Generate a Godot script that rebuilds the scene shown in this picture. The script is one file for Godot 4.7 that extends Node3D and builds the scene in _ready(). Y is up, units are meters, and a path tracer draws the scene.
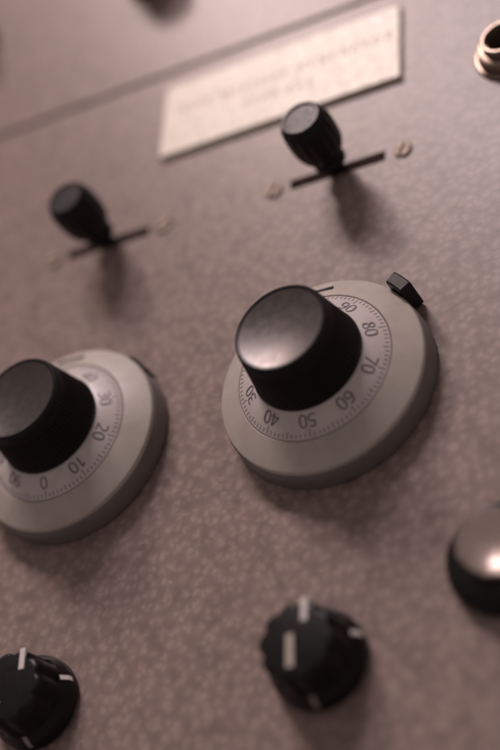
extends Node3D
# Close-up of an old instrument front panel: two turns-counting dials, two lever
# switches, rotary knobs, a nameplate and a jack. The panel is the x-y plane
# (z points out of it). Lengths below are written in millimetres and scaled by MM.

const MM := 0.001
const SPACING := 61.6        # between the two columns of controls
var M := {}                  # materials by name
var used := {}

# ------------------------------------------------------------------ helpers
func numbered(called: String) -> String:
	if not used.has(called):
		used[called] = 0
		return called
	used[called] += 1
	return "%s_%03d" % [called, used[called]]

func thing(called: String, label: String, category: String, at: Vector3, group := "", turn := 0.0) -> Node3D:
	var o := Node3D.new()
	o.name = numbered(called)
	add_child(o)
	o.position = at * MM
	o.rotation.z = turn
	o.set_meta("label", label)
	o.set_meta("category", category)
	if group != "":
		o.set_meta("group", group)
	return o

func part(called: String, mesh: Mesh, mat: Material, parent: Node, at := Vector3.ZERO, basis := Basis.IDENTITY) -> MeshInstance3D:
	var o := MeshInstance3D.new()
	o.name = called
	o.mesh = mesh
	o.material_override = mat
	o.cast_shadow = GeometryInstance3D.SHADOW_CASTING_SETTING_ON
	parent.add_child(o, true)
	o.transform = Transform3D(basis, at * MM)
	return o

func structure(o: Node) -> void:
	o.set_meta("kind", "structure")

class Soup:
	# triangles with their own normals; each triangle is turned to face its normals
	var v := PackedVector3Array()
	var n := PackedVector3Array()
	func tri(a: Vector3, b: Vector3, c: Vector3, na: Vector3, nb: Vector3, nc: Vector3) -> void:
		var g := (b - a).cross(c - a)
		if g.length_squared() < 1e-16:
			return
		if g.dot(na + nb + nc) > 0.0:
			v.append_array([a, c, b])
			n.append_array([na, nc, nb])
		else:
			v.append_array([a, b, c])
			n.append_array([na, nb, nc])
	func quad(a: Vector3, b: Vector3, c: Vector3, d: Vector3, na: Vector3, nb: Vector3, nc: Vector3, nd: Vector3) -> void:
		tri(a, b, c, na, nb, nc)
		tri(a, c, d, na, nc, nd)
	func flat(a: Vector3, b: Vector3, c: Vector3, d: Vector3, out: Vector3) -> void:
		var g := (c - a).cross(d - b).normalized()
		if g.dot(out) < 0.0:
			g = -g
		quad(a, b, c, d, g, g, g, g)
	func mesh() -> ArrayMesh:
		var arrays := []
		arrays.resize(Mesh.ARRAY_MAX)
		var scaled := PackedVector3Array()
		scaled.resize(v.size())
		for i in v.size():
			scaled[i] = v[i] * 0.001
		arrays[Mesh.ARRAY_VERTEX] = scaled
		arrays[Mesh.ARRAY_NORMAL] = n
		var m := ArrayMesh.new()
		m.add_surface_from_arrays(Mesh.PRIMITIVE_TRIANGLES, arrays)
		return m

# a shape turned round the z axis from (radius, height) points; joints flatter than
# 40 degrees are smooth. flutes/depth cut grooves into the rows listed in fluted.
func lathe(profile: Array, segments := 96, flutes := 0, depth := 0.0, fluted := [], sharp := 1.0) -> ArrayMesh:
	var s := Soup.new()
	var count := profile.size()
	var segn := []
	for i in count - 1:
		var d: Vector2 = profile[i + 1] - profile[i]
		segn.append(Vector2(-d.y, d.x).normalized() if d.length() > 0 else Vector2(0, 1))
	# profiles run from the axis at the top outwards and down: flip to point outwards
	for i in segn.size():
		segn[i] = -segn[i]
	var ends := []
	for i in count - 1:
		var a: Vector2 = segn[i]
		var b: Vector2 = segn[i]
		if i > 0 and segn[i - 1].dot(segn[i]) > 0.766:
			a = (segn[i - 1] + segn[i]).normalized()
		if i < count - 2 and segn[i + 1].dot(segn[i]) > 0.766:
			b = (segn[i + 1] + segn[i]).normalized()
		ends.append([a, b])
	var pos := []
	var slope := []
	for i in count:
		var ring := PackedVector3Array()
		var tilt := PackedFloat32Array()
		for k in segments + 1:
			var th := TAU * k / segments
			var r: float = profile[i].x
			var dr := 0.0
			if flutes > 0 and fluted.has(i):
				var w := cos(th * flutes)
				var w2 := pow(0.5 + 0.5 * w, sharp)
				r -= depth * w2
				dr = depth * sharp * pow(maxf(0.5 + 0.5 * w, 0.0001), sharp - 1.0) * 0.5 * flutes * sin(th * flutes) / maxf(r, 0.1)
			ring.append(Vector3(cos(th) * r, sin(th) * r, profile[i].y))
			tilt.append(dr)
		pos.append(ring)
		slope.append(tilt)
	for i in count - 1:
		for k in segments:
			var nn := []
			for q in [[i, k, 0], [i, k + 1, 0], [i + 1, k + 1, 1], [i + 1, k, 1]]:
				var th: float = TAU * q[1] / segments
				var p: Vector2 = ends[i][q[2]]
				var rad := Vector3(cos(th), sin(th), 0)
				var tan := Vector3(-sin(th), cos(th), 0)
				nn.append((rad * p.x + Vector3(0, 0, p.y) - tan * (slope[q[0]][q[1]] * p.x)).normalized())
			s.quad(pos[i][k], pos[i][k + 1], pos[i + 1][k + 1], pos[i + 1][k], nn[0], nn[1], nn[2], nn[3])
	return s.mesh()

# a box with chamfered edges, centred on x and y, standing on z0
func slab(w: float, h: float, z0: float, z1: float, bevel: float) -> ArrayMesh:
	var s := Soup.new()
	var x := w / 2
	var y := h / 2
	var low := [Vector3(-x, -y, z0), Vector3(x, -y, z0), Vector3(x, y, z0), Vector3(-x, y, z0)]
	var mid := [Vector3(-x, -y, z1 - bevel), Vector3(x, -y, z1 - bevel), Vector3(x, y, z1 - bevel), Vector3(-x, y, z1 - bevel)]
	var top := [Vector3(-x + bevel, -y + bevel, z1), Vector3(x - bevel, -y + bevel, z1), Vector3(x - bevel, y - bevel, z1), Vector3(-x + bevel, y - bevel, z1)]
	var outs := [Vector3(0, -1, 0), Vector3(1, 0, 0), Vector3(0, 1, 0), Vector3(-1, 0, 0)]
	for i in 4:
		var j := (i + 1) % 4
		s.flat(low[i], low[j], mid[j], mid[i], outs[i])
		s.flat(mid[i], mid[j], top[j], top[i], outs[i] + Vector3(0, 0, 1))
	s.flat(top[0], top[1], top[2], top[3], Vector3(0, 0, 1))
	s.flat(low[0], low[1], low[2], low[3], Vector3(0, 0, -1))
	return s.mesh()

# a block bent round the z axis between two radii, angles (degrees) and heights
func arc_block(r0: float, r1: float, a0: float, a1: float, z0: float, z1: float, bevel := 0.3) -> ArrayMesh:
	var s := Soup.new()
	var rings := []
	var steps := 10
	for k in steps + 1:
		var th := deg_to_rad(lerpf(a0, a1, float(k) / steps))
		var rad := Vector3(cos(th), sin(th), 0)
		var b := bevel
		rings.append([rad * r0 + Vector3(0, 0, z0), rad * r1 + Vector3(0, 0, z0), rad * r1 + Vector3(0, 0, z1 - b), rad * (r1 - b) + Vector3(0, 0, z1), rad * (r0 + b) + Vector3(0, 0, z1), rad * r0 + Vector3(0, 0, z1 - b)])
	var mid_r := (r0 + r1) / 2
	var mid_z := (z0 + z1) / 2
	for k in steps:
		var th := deg_to_rad(lerpf(a0, a1, (k + 0.5) / steps))
		var centre := Vector3(cos(th) * mid_r, sin(th) * mid_r, mid_z)
		for e in 6:
			var f := (e + 1) % 6
			var a: Vector3 = rings[k][e]
			var b2: Vector3 = rings[k][f]
			var c: Vector3 = rings[k + 1][f]
			var d: Vector3 = rings[k + 1][e]
			s.flat(a, b2, c, d, (a + b2 + c + d) / 4 - centre)
	for k in [0, steps]:
		var th := deg_to_rad(a0 if k == 0 else a1)
		var out := Vector3(sin(th), -cos(th), 0) * (1.0 if k == 0 else -1.0)
		var p: Array = rings[k]
		for e in range(1, 5):
			s.tri(p[0], p[e], p[e + 1], out, out, out)
	return s.mesh()

# a dome cut in flat facets, each ring of corners turned half a step against the last
func jewel(profile: Array, sides: int) -> ArrayMesh:
	var s := Soup.new()
	var rings := []
	for i in profile.size():
		var ring := []
		for k in sides:
			var a := TAU * (k + 0.5 * i) / sides
			ring.append(Vector3(cos(a) * profile[i].x, sin(a) * profile[i].x, profile[i].y))
		rings.append(ring)
	var heart := Vector3(0, 0, profile[0].y)
	for i in profile.size() - 1:
		for k in sides:
			var a: Vector3 = rings[i][k]
			var b: Vector3 = rings[i][(k + 1) % sides]
			var c: Vector3 = rings[i + 1][k]
			var d: Vector3 = rings[i + 1][(k + 1) % sides]
			for t in [[a, b, c], [b, d, c]]:
				var n: Vector3 = (t[1] - t[0]).cross(t[2] - t[0]).normalized()
				if n.dot(t[0] + t[1] + t[2] - heart * 3.0) < 0.0:
					n = -n
				s.tri(t[0], t[1], t[2], n, n, n)
	var last: Array = rings[-1]
	var tip := Vector3(0, 0, profile[-1].y)
	for k in sides:
		s.tri(tip, last[k], last[(k + 1) % sides], Vector3(0, 0, 1), Vector3(0, 0, 1), Vector3(0, 0, 1))
	var first: Array = rings[0]
	for k in sides:
		s.tri(heart, first[k], first[(k + 1) % sides], Vector3(0, 0, -1), Vector3(0, 0, -1), Vector3(0, 0, -1))
	return s.mesh()

# lettering is made large and scaled down, since very small pixel sizes are rounded
func letter_scale(cap_height: float) -> float:
	return cap_height * MM / (48 * 0.714 * 0.01)

func lettering(text: String, cap_height: float, thick: float, font: Font) -> TextMesh:
	var t := TextMesh.new()
	t.text = text
	t.font = font
	t.font_size = 48
	t.pixel_size = 0.01
	t.depth = thick * MM / letter_scale(cap_height)
	t.curve_step = 1.0
	return t

# ---------------------------------------------------------------- materials
func noise_texture(noise: FastNoiseLite, size: int, ramp: Gradient = null) -> NoiseTexture2D:
	var t := NoiseTexture2D.new()
	t.width = size
	t.height = size
	t.seamless = true
	t.seamless_blend_skirt = 0.08
	t.noise = noise
	if ramp:
		t.color_ramp = ramp
	return t

func ramp_of(stops: Array) -> Gradient:
	var g := Gradient.new()
	var o := PackedFloat32Array()
	var c := PackedColorArray()
	for s in stops:
		o.append(s[0])
		c.append(s[1])
	g.offsets = o
	g.colors = c
	return g

func linear(r: float, g: float, b: float) -> Color:
	return Color(r, g, b).linear_to_srgb()

func material(called: String, color: Color, rough: float, metal := 0.0) -> StandardMaterial3D:
	var m := StandardMaterial3D.new()
	m.resource_name = called
	m.albedo_color = color
	m.roughness = rough
	m.metallic = metal
	M[called] = m
	return m

func make_materials() -> void:
	var cells := FastNoiseLite.new()
	cells.seed = 7
	cells.noise_type = FastNoiseLite.TYPE_CELLULAR
	cells.cellular_distance_function = FastNoiseLite.DISTANCE_EUCLIDEAN
	cells.cellular_return_type = FastNoiseLite.RETURN_DISTANCE
	cells.cellular_jitter = 1.0
	cells.frequency = 0.031
	cells.fractal_type = FastNoiseLite.FRACTAL_FBM
	cells.fractal_octaves = 2
	cells.fractal_lacunarity = 1.7
	cells.fractal_gain = 0.34
	cells.domain_warp_enabled = true
	cells.domain_warp_type = FastNoiseLite.DOMAIN_WARP_SIMPLEX
	cells.domain_warp_amplitude = 24.0
	cells.domain_warp_frequency = 0.03
	cells.domain_warp_fractal_type = FastNoiseLite.DOMAIN_WARP_FRACTAL_NONE
	var blotch := FastNoiseLite.new()
	blotch.seed = 21
	blotch.noise_type = FastNoiseLite.TYPE_SIMPLEX_SMOOTH
	blotch.frequency = 0.012
	blotch.fractal_octaves = 5
	var fine := FastNoiseLite.new()
	fine.seed = 5
	fine.noise_type = FastNoiseLite.TYPE_SIMPLEX_SMOOTH
	fine.frequency = 0.03
	fine.fractal_octaves = 5
	var cell_height := noise_texture(cells, 2048)
	# hammered enamel: leafing metal flake gathers on the pebbles, dark base shows in the valleys
	var cell_color := noise_texture(cells, 2048, ramp_of([[0.0, Color(1, 1, 1)], [0.15, Color(0.985, 0.98, 0.98)], [0.40, Color(0.89, 0.883, 0.878)], [0.62, Color(0.85, 0.842, 0.836)], [1.0, Color(0.835, 0.825, 0.82)]]))
	var patch := noise_texture(blotch, 512, ramp_of([[0.0, Color(0.90, 0.89, 0.88)], [0.45, Color(0.97, 0.97, 0.97)], [1.0, Color(1, 1, 1)]]))
	var mottle := noise_texture(blotch, 1024, ramp_of([[0.0, Color(0.86, 0.85, 0.84)], [0.5, Color(0.95, 0.945, 0.94)], [1.0, Color(1, 1, 1)]]))
	var fine_rough := noise_texture(fine, 512, ramp_of([[0.0, Color(0.72, 0.72, 0.72)], [1.0, Color(1, 1, 1)]]))

	var p := material("hammered_enamel", linear(0.322, 0.249, 0.227), 0.33)
	p.metallic = 0.0
	p.metallic_specular = 0.30
	p.albedo_texture = cell_color
	p.heightmap_enabled = true
	p.heightmap_texture = cell_height
	p.heightmap_scale = 0.0014
	p.heightmap_flip_texture = true
	p.detail_enabled = true
	p.detail_blend_mode = BaseMaterial3D.BLEND_MODE_MUL
	p.detail_uv_layer = BaseMaterial3D.DETAIL_UV_2
	p.detail_albedo = mottle
	p.uv2_triplanar = true
	p.uv2_world_triplanar = true
	p.uv2_scale = Vector3.ONE * 11.0
	p.uv1_triplanar = true
	p.uv1_world_triplanar = true
	p.uv1_scale = Vector3.ONE * 6.9

	for spec in [
		["bezel_grey", linear(0.40, 0.357, 0.318), 0.46, 0.0],
		["housing_grey", linear(0.14, 0.125, 0.118), 0.42, 0.0],  # darker than the bezel: shade on the dial sides is put into this colour
		["scale_white", linear(0.50, 0.45, 0.43), 0.42, 0.0],
		["print_ink", linear(0.095, 0.075, 0.09), 0.6, 0.0],
		["black_plastic", linear(0.008, 0.007, 0.007), 0.42, 0.0],
		["dish_black", linear(0.055, 0.046, 0.043), 0.37, 0.45],
		["black_metal", linear(0.018, 0.016, 0.016), 0.5, 0.0],
		["plate_cream", linear(0.66, 0.595, 0.49), 0.5, 0.0],
		["plate_ink", linear(0.27, 0.19, 0.09), 0.6, 0.0],
		["brass", linear(0.235, 0.18, 0.14), 0.65, 0.35],
		["nickel", linear(0.26, 0.20, 0.155), 0.42, 0.8],
		["mark_white", linear(0.60, 0.56, 0.53), 0.35, 0.0],
		["mark_shaded_worn", linear(0.2, 0.18, 0.16), 0.5, 0.0],  # white mark darkened: shade low on the skirt painted in, with some wear
		["mark_beige", linear(0.36, 0.31, 0.27), 0.5, 0.0],
		["added_reflector_silver", linear(0.55, 0.48, 0.45), 0.36, 0.9],
		["chassis_dark", linear(0.045, 0.04, 0.037), 0.8, 0.0],
	]:
		var m := material(spec[0], spec[1], spec[2], spec[3])
		m.roughness_texture = fine_rough
		m.roughness_texture_channel = BaseMaterial3D.TEXTURE_CHANNEL_RED
		m.albedo_texture = patch
		m.uv1_triplanar = true
		m.uv1_world_triplanar = true
		m.uv1_scale = Vector3.ONE * 26.0
		if spec[0].begins_with("black"):
			m.metallic_specular = 0.3

	var glass := material("jewel_glass", Color(0.97, 0.93, 0.91, 0.04), 0.05)
	glass.transparency = BaseMaterial3D.TRANSPARENCY_ALPHA
	glass.refraction_enabled = true
	glass.refraction_scale = 0.05

# ------------------------------------------------------------------ builders
func screw_head(r: float, turn: float, parent: Node, at: Vector3) -> void:
	# a flat slotted head: two half discs either side of the slot, on a lower floor
	var s := Soup.new()
	var half := 0.36
	var z := 0.55
	for side in [-1.0, 1.0]:
		var pts := []
		var a0 := asin(half / r)
		for k in 17:
			var a := lerpf(a0, PI - a0, k / 16.0)
			pts.append(Vector3(cos(a) * r, sin(a) * r * side, 0))
		for k in 16:
			var a: Vector3 = pts[k]
			var b: Vector3 = pts[k + 1]
			var up := Vector3(0, 0, 1)
			var ta := a * 0.9 + up * z
			var tb := b * 0.9 + up * z
			s.flat(a, b, b + up * (z - 0.2), a + up * (z - 0.2), a + b)
			s.flat(a + up * (z - 0.2), b + up * (z - 0.2), tb, ta, a + b + up * 2)
			s.tri(Vector3(0, half * side, z), ta, tb, up, up, up)
		s.flat(Vector3(-r * 0.97, half * side, 0), Vector3(r * 0.97, half * side, 0), Vector3(r * 0.88, half * side, z), Vector3(-r * 0.88, half * side, z), Vector3(0, -side, 0))
	s.flat(Vector3(-r * 0.97, -half, 0.08), Vector3(r * 0.97, -half, 0.08), Vector3(r * 0.97, half, 0.08), Vector3(-r * 0.97, half, 0.08), Vector3(0, 0, 1))
	part("screw", s.mesh(), M.brass, parent, at, Basis(Vector3(0, 0, 1), turn))

func lever_switch(x: float, y: float, label: String, turns: Array) -> void:
	var t := thing("lever_switch", label, "switch", Vector3(x, y, 0), "lever switches in horizontal slots")
	var knob := lathe([Vector2(0, 18.3), Vector2(3.7, 18.3), Vector2(3.9, 18.6), Vector2(4.4, 18.6), Vector2(4.8, 18.2), Vector2(5.5, 16.9), Vector2(5.75, 15.4), Vector2(5.85, 13.0), Vector2(5.75, 10.4), Vector2(5.4, 8.6), Vector2(4.9, 7.6), Vector2(3.9, 7.1), Vector2(3.5, 6.6), Vector2(3.4, 4.9), Vector2(3.8, 4.5), Vector2(3.8, 3.5), Vector2(3.4, 3.2), Vector2(2.4, 3.0), Vector2(2.2, 1.0), Vector2(0, 1.0)], 192, 16, 0.2, [5, 6, 7, 8, 9], 1.0)
	part("knob", knob, M.black_plastic, t)
	part("lever", slab(3.4, 2.0, -14.0, 1.7, 0.2), M.black_metal, t)
	screw_head(2.15, turns[0], t, Vector3(-16, 0, 0))
	screw_head(2.15, turns[1], t, Vector3(16, 0, 0))

func counting_dial(x: float, y: float, label: String, zero_angle: float, tab: Array, knob_turn: float, font: Font) -> void:
	var t := thing("turns_dial", label, "dial", Vector3(x, y, 0), "turns counting dials")
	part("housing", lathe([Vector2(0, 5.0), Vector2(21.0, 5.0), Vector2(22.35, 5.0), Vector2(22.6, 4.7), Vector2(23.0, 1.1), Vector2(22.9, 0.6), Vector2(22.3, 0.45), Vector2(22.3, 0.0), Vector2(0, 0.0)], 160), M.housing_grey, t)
	var bezel := part("bezel", lathe([Vector2(16.75, 7.4), Vector2(16.75, 8.35), Vector2(16.95, 8.5), Vector2(22.0, 6.05), Vector2(22.22, 5.9), Vector2(22.33, 5.65), Vector2(22.38, 5.05), Vector2(21.0, 5.02)], 160), M.bezel_grey, t)
	# the revolution window cut at the top of the bezel shows as a dark slot
	var slot_dir := Vector3(0, 0.898, -0.44)
	var slot_n := Vector3(0, 0.44, 0.898)
	part("window", slab(7.0, 0.9, -0.3, 0.14, 0.12), M.black_metal, bezel, Vector3(-0.3, 19.5, 7.32), Basis(Vector3(1, 0, 0), slot_dir, slot_n))
	var disc := part("scale_disc", lathe([Vector2(0, 11.2), Vector2(11.6, 11.2), Vector2(12.0, 11.05), Vector2(16.4, 8.7), Vector2(16.6, 8.5), Vector2(16.6, 7.4)], 160), M.scale_white, t)
	# ticks and figures printed on the sloping scale
	var down := Vector2(4.4, -2.35).normalized()
	var up := Vector2(-down.y, down.x)
	var s := Soup.new()
	for k in 100:
		var a := deg_to_rad(zero_angle + k * 3.6)
		var rad := Vector3(cos(a), sin(a), 0)
		var tan := Vector3(-sin(a), cos(a), 0)
		var length := 1.5 if k % 10 == 0 else (1.15 if k % 5 == 0 else 0.8)
		var w := 0.095
		var nrm := rad * up.x + Vector3(0, 0, up.y)
		var outer := rad * 16.32 + Vector3(0, 0, 8.745) + nrm * 0.03
		var inner := outer - (rad * down.x + Vector3(0, 0, down.y)) * length
		s.quad(outer - tan * w, outer + tan * w, inner + tan * w, inner - tan * w, nrm, nrm, nrm, nrm)
	var ticks := part("tick_marks", s.mesh(), M.print_ink, disc)
	ticks.set_meta("kind", "stuff")
	for k in 10:
		var a := deg_to_rad(zero_angle + k * 36.0)
		var rad := Vector3(cos(a), sin(a), 0)
		var tan := Vector3(sin(a), -cos(a), 0)
		var outward := rad * down.x + Vector3(0, 0, down.y)
		var nrm := rad * up.x + Vector3(0, 0, up.y)
		var at := rad * 13.55 + Vector3(0, 0, 10.22) + nrm * 0.03
		part("numeral", lettering(str(k * 10), 2.6, 0.04, font), M.print_ink, disc, at, Basis(tan, outward, nrm).scaled_local(Vector3.ONE * letter_scale(2.6)))
	# knurled black knob with a dished cap
	var prof := [Vector2(8.9, 23.0), Vector2(9.35, 23.1), Vector2(9.75, 22.85), Vector2(9.95, 22.3), Vector2(10.4, 19.6), Vector2(11.0, 16.0), Vector2(11.65, 12.6), Vector2(11.85, 11.7), Vector2(11.7, 11.3), Vector2(9.0, 11.25)]
	var knob := part("knob", lathe(prof, 480, 72, 0.34, [4, 5, 6], 1.0), M.black_plastic, t, Vector3.ZERO, Basis(Vector3(0, 0, 1), knob_turn))
	var dish := []
	for k in 13:
		var r := 9.0 * k / 12.0
		dish.append(Vector2(r, 22.95 - 0.86 + r * r / 94.0))
	part("dished_cap", lathe(dish, 128), M.dish_black, knob)
	part("brake_lever", arc_block(tab[0], tab[1], tab[2], tab[3], 0.7, tab[4], 0.35), M.black_metal, t)

func rotary_knob(x: float, y: float, label: String, turn: float, line_at: Vector2, line_turn: float, index_at: Vector2) -> void:
	var t := thing("rotary_knob", label, "knob", Vector3(x, y, 0), "black rotary knobs with white skirt marks", turn)
	var prof := [Vector2(0, 11.0), Vector2(6.3, 11.0), Vector2(6.95, 10.85), Vector2(7.4, 10.3), Vector2(7.75, 8.6), Vector2(8.15, 5.2), Vector2(8.3, 4.8), Vector2(9.15, 3.5), Vector2(9.35, 2.8), Vector2(9.35, 0.9), Vector2(9.0, 0.6), Vector2(0, 0.6)]
	part("body", lathe(prof, 240, 10, 0.75, [2, 3, 4, 5], 2.0), M.black_plastic, t, Vector3.ZERO, Basis(Vector3(0, 0, 1), deg_to_rad(15)))
	part("pointer_line", slab(1.5, 6.2, 10.7, 11.12, 0.06), M.mark_beige, t, Vector3(line_at.x, line_at.y, 0), Basis(Vector3(0, 0, 1), line_turn))
	part("index_mark", slab(1.3, 4.4, 10.6, 11.2, 0.1), M.mark_white, t, Vector3(index_at.x, index_at.y, 0))
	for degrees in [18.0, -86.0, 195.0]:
		var a := deg_to_rad(degrees)
		# a white mark lying on the sloping skirt
		var s := Soup.new()
		var rad := Vector3(cos(a), sin(a), 0)
		var tan := Vector3(-sin(a), cos(a), 0)
		var pts := [Vector2(8.2, 5.1), Vector2(8.35, 4.87), Vector2(9.2, 3.57), Vector2(9.4, 2.85), Vector2(9.4, 2.4)]
		for i in pts.size() - 1:
			var p0: Vector3 = rad * pts[i].x + Vector3(0, 0, pts[i].y)
			var p1: Vector3 = rad * pts[i + 1].x + Vector3(0, 0, pts[i + 1].y)
			s.flat(p0 - tan * 0.5, p0 + tan * 0.5, p1 + tan * 0.5, p1 - tan * 0.5, rad + Vector3(0, 0, 1))
			for w in [-0.5, 0.5]:
				var q := Vector3(0, 0, -0.25) - rad * 0.25
				s.flat(p0 + tan * w, p1 + tan * w, p1 + tan * w + q, p0 + tan * w + q, tan * w)
		part("skirt_mark", s.mesh(), M.mark_shaded_worn if degrees < 0.0 else M.mark_white, t)  # the lowest mark takes the colour with shade painted in

func plain_knob(x: float, y: float, label: String) -> void:
	var t := thing("black_knob", label, "knob", Vector3(x, y, 0))
	part("body", lathe([Vector2(0, 14.0), Vector2(5.6, 14.0), Vector2(6.4, 13.5), Vector2(6.8, 12.6), Vector2(7.6, 4.0), Vector2(8.6, 3.2), Vector2(8.8, 1.2), Vector2(8.5, 0.6), Vector2(0, 0.6)], 144, 24, 0.3, [3, 4]), M.black_plastic, t)
	part("pointer_line", slab(0.9, 5.0, 13.8, 14.1, 0.04), M.mark_white, t, Vector3(0, 3.2, 0))

# --------------------------------------------------------------------- scene
func _ready() -> void:
	# camera
	var cam := Camera3D.new()
	cam.name = "camera"
	add_child(cam)
	cam.transform = Transform3D(Basis(Vector3(0.8777096, 0.0558206, -0.4759306), Vector3(0.2249694, 0.8289336, 0.5121112), Vector3(0.4231013, -0.5565547, 0.7150050)), Vector3(104.9875, -155.1084, 210.2140) * MM)
	var lens := CameraAttributesPhysical.new()
	lens.frustum_focal_length = 44.7256
	lens.frustum_focus_distance = 0.279
	lens.exposure_aperture = 3.5
	lens.frustum_near = 0.01
	lens.frustum_far = 20.0
	cam.attributes = lens
	cam.current = true
	print("fov ", cam.fov, " near ", cam.near, " far ", cam.far)

	# the dim room around, and one soft lamp above the panel
	var env := Environment.new()
	env.background_mode = Environment.BG_COLOR
	env.background_color = linear(0.30, 0.243, 0.233)
	env.background_energy_multiplier = 0.86
	env.tonemap_mode = Environment.TONE_MAPPER_LINEAR
	env.tonemap_exposure = 1.06
	env.sdfgi_enabled = true
	env.ssao_enabled = true
	env.ssil_enabled = true
	var world := WorldEnvironment.new()
	world.name = "room"
	world.environment = env
	add_child(world)
	# a small warm lamp up to the left throws the shadows; a wide cooler one gives the sheen
	for l in [
		["desk_lamp", Vector2(0.26, 0.26), linear(1.0, 0.79, 0.74), 1.5, Vector3(-600, 1430, 980)],
		["ceiling_panel_lamp", Vector2(0.32, 0.22), linear(1.0, 0.86, 0.90), 1.1, Vector3(-180, 1130, 1000)],
	]:
		var lamp := AreaLight3D.new()
		lamp.name = l[0]
		lamp.area_size = l[1]
		lamp.light_color = l[2]
		lamp.light_energy = l[3]
		lamp.area_range = 6.0
		lamp.shadow_enabled = true
		add_child(lamp)
		lamp.look_at_from_position(l[4] * MM, Vector3(-10, 40, 0) * MM, Vector3.UP)

	make_materials()
	var sans := SystemFont.new()
	sans.font_names = PackedStringArray(["Droid Sans"])

	var spaced := FontVariation.new()
	spaced.base_font = sans
	spaced.spacing_glyph = 8

	# the two panels of the rack and the dark chassis behind them
	var panel := CSGBox3D.new()
	panel.name = "front_panel"
	panel.size = Vector3(340, 260, 3) * MM
	panel.position = Vector3(-30, -19.1, -1.5) * MM
	panel.material = M.hammered_enamel
	add_child(panel)
	structure(panel)
	for sx in [0.0, -SPACING]:
		var hole := CSGBox3D.new()
		hole.name = "slot"
		hole.operation = CSGShape3D.OPERATION_SUBTRACTION
		hole.size = Vector3(23.6, 3.0, 10) * MM
		hole.position = Vector3(sx - 0.3, 58.7, 0) * MM - panel.position
		hole.material = M.hammered_enamel
		panel.add_child(hole, true)
	var bore := CSGCylinder3D.new()
	bore.name = "bore"
	bore.operation = CSGShape3D.OPERATION_SUBTRACTION
	bore.radius = 5.0 * MM
	bore.height = 10 * MM
	bore.sides = 48
	bore.rotation.x = PI / 2
	bore.position = Vector3(41, 77.5, 0) * MM - panel.position
	bore.material = M.hammered_enamel
	panel.add_child(bore, true)
	var upper := part("upper_panel", slab(340, 150, -3.0, 0.0, 0.5), M.hammered_enamel, self, Vector3(-30, 187.2, 0))
	structure(upper)
	var back := part("chassis", slab(340, 430, -34.0, -30.0, 0.5), M.chassis_dark, self, Vector3(-30, 50, 0))
	structure(back)

	# nameplate
	var plate := thing("nameplate", "cream engraved nameplate with two lines of faint lettering under the panel seam", "nameplate", Vector3(-16.65, 92.45, 0))
	part("plate", slab(64.6, 23.9, 0.0, 1.3, 0.25), M.plate_cream, plate)
	part("lettering", lettering("TONE MIXTURE GENERATOR", 2.65, 0.05, spaced), M.plate_ink, plate, Vector3(0.6, 2.4, 1.31), Basis.from_scale(Vector3.ONE * letter_scale(2.65)))
	part("lettering", lettering("TYPE 221", 2.65, 0.05, spaced), M.plate_ink, plate, Vector3(0.2, -3.5, 1.31), Basis.from_scale(Vector3.ONE * letter_scale(2.65)))

	lever_switch(-0.3, 58.7, "black barrel-shaped lever knob in slot below the nameplate, above the dial showing 80", [1.1, 1.25])
	lever_switch(-SPACING - 0.3, 58.7, "black barrel-shaped lever knob in slot above the dial showing 10 and 20", [0.2, 0.5])

	counting_dial(0, 0, "grey turns dial with square black brake lever, figures 60 to 80 showing", 90.0, [22.45, 25.3, 36.5, 47.5, 8.0], 0.0, sans)
	counting_dial(-SPACING, 0, "grey turns dial with zero at its foot and a low dark brake lever", -90.0, [22.45, 23.3, 36.0, 52.0, 5.0], 0.3, sans)

	rotary_knob(-0.4, -58.4, "black rotary knob with beige line on top, under the dial showing 70", 0.0, Vector2(-0.9, -1.9), 0.05, Vector2(1.6, 5.4))
	rotary_knob(-SPACING - 0.4, -58.4, "black rotary knob with white skirt marks, under the dial showing 10", 0.06, Vector2(-4.4, -2.2), 1.1, Vector2(2.9, 5.0))

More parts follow.
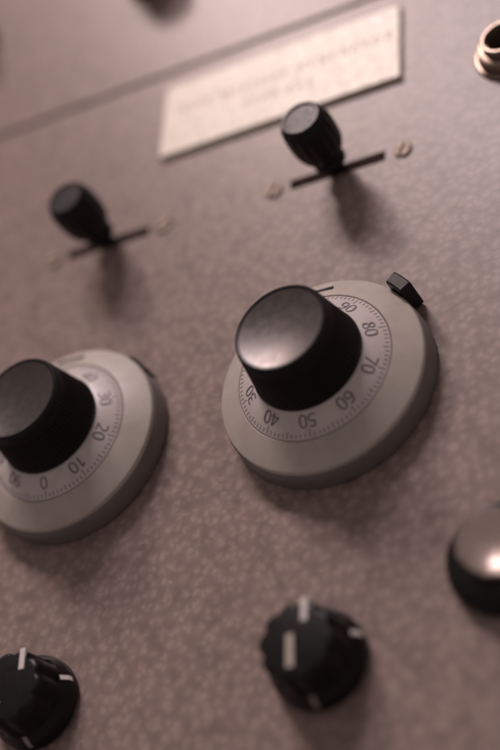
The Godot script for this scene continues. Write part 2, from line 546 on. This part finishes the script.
	# unlit pilot lamp
	var c := thing("pilot_lamp", "clear glass pilot jewel in a black flared collar", "indicator lamp", Vector3(34.7, -45.0, 0))
	part("collar", lathe([Vector2(0, 5.0), Vector2(6.4, 5.0), Vector2(7.4, 4.8), Vector2(9.2, 4.2), Vector2(10.2, 3.1), Vector2(10.6, 1.8), Vector2(10.6, 0.9), Vector2(10.2, 0.6), Vector2(0, 0.6)], 144), M.black_plastic, c)
	part("jewel", jewel([Vector2(5.7, 5.02), Vector2(6.1, 7.4), Vector2(6.2, 9.2), Vector2(5.4, 11.0), Vector2(4.0, 12.1), Vector2(2.2, 12.75), Vector2(0.5, 12.95)], 9), M.jewel_glass, c)
	part("added_reflector", lathe([Vector2(0, 5.6), Vector2(1.5, 5.65), Vector2(3.2, 6.0), Vector2(4.7, 6.7), Vector2(5.2, 7.0), Vector2(5.3, 5.02)], 72), M.added_reflector_silver, c)  # bright seat added under the glass so the upper jewel looks light

	# quarter inch jack
	var j := thing("jack_socket", "round metal jack socket with dark open bore beside the nameplate", "socket", Vector3(41, 77.5, 0))
	part("washer", lathe([Vector2(5.2, 0.9), Vector2(7.4, 0.9), Vector2(7.7, 0.6), Vector2(7.7, 0.0)], 64), M.nickel, j)
	part("nut", lathe([Vector2(4.9, 3.3), Vector2(6.1, 3.3), Vector2(6.7, 2.9), Vector2(6.9, 2.3), Vector2(6.9, 0.95), Vector2(4.9, 0.92)], 6 * 16, 6, 0.5, [2, 3, 4, 5]), M.nickel, j)
	part("bushing", lathe([Vector2(3.9, 2.0), Vector2(3.9, 5.1), Vector2(4.05, 5.4), Vector2(4.45, 5.4), Vector2(4.75, 5.1), Vector2(4.8, 3.0), Vector2(4.8, -18.0)], 64), M.nickel, j)

	part("bore_liner", lathe([Vector2(3.6, -18.0), Vector2(3.6, 4.2), Vector2(3.88, 4.2), Vector2(3.88, -18.0)], 64), M.nickel, j)

	# controls of the unit above, only just in view
	plain_knob(-59.0, 154.5, "black pointer knob on the upper panel, above the seam and nameplate")
	plain_knob(-123.0, 154.5, "black pointer knob on the upper panel, throwing its shadow on bare enamel")
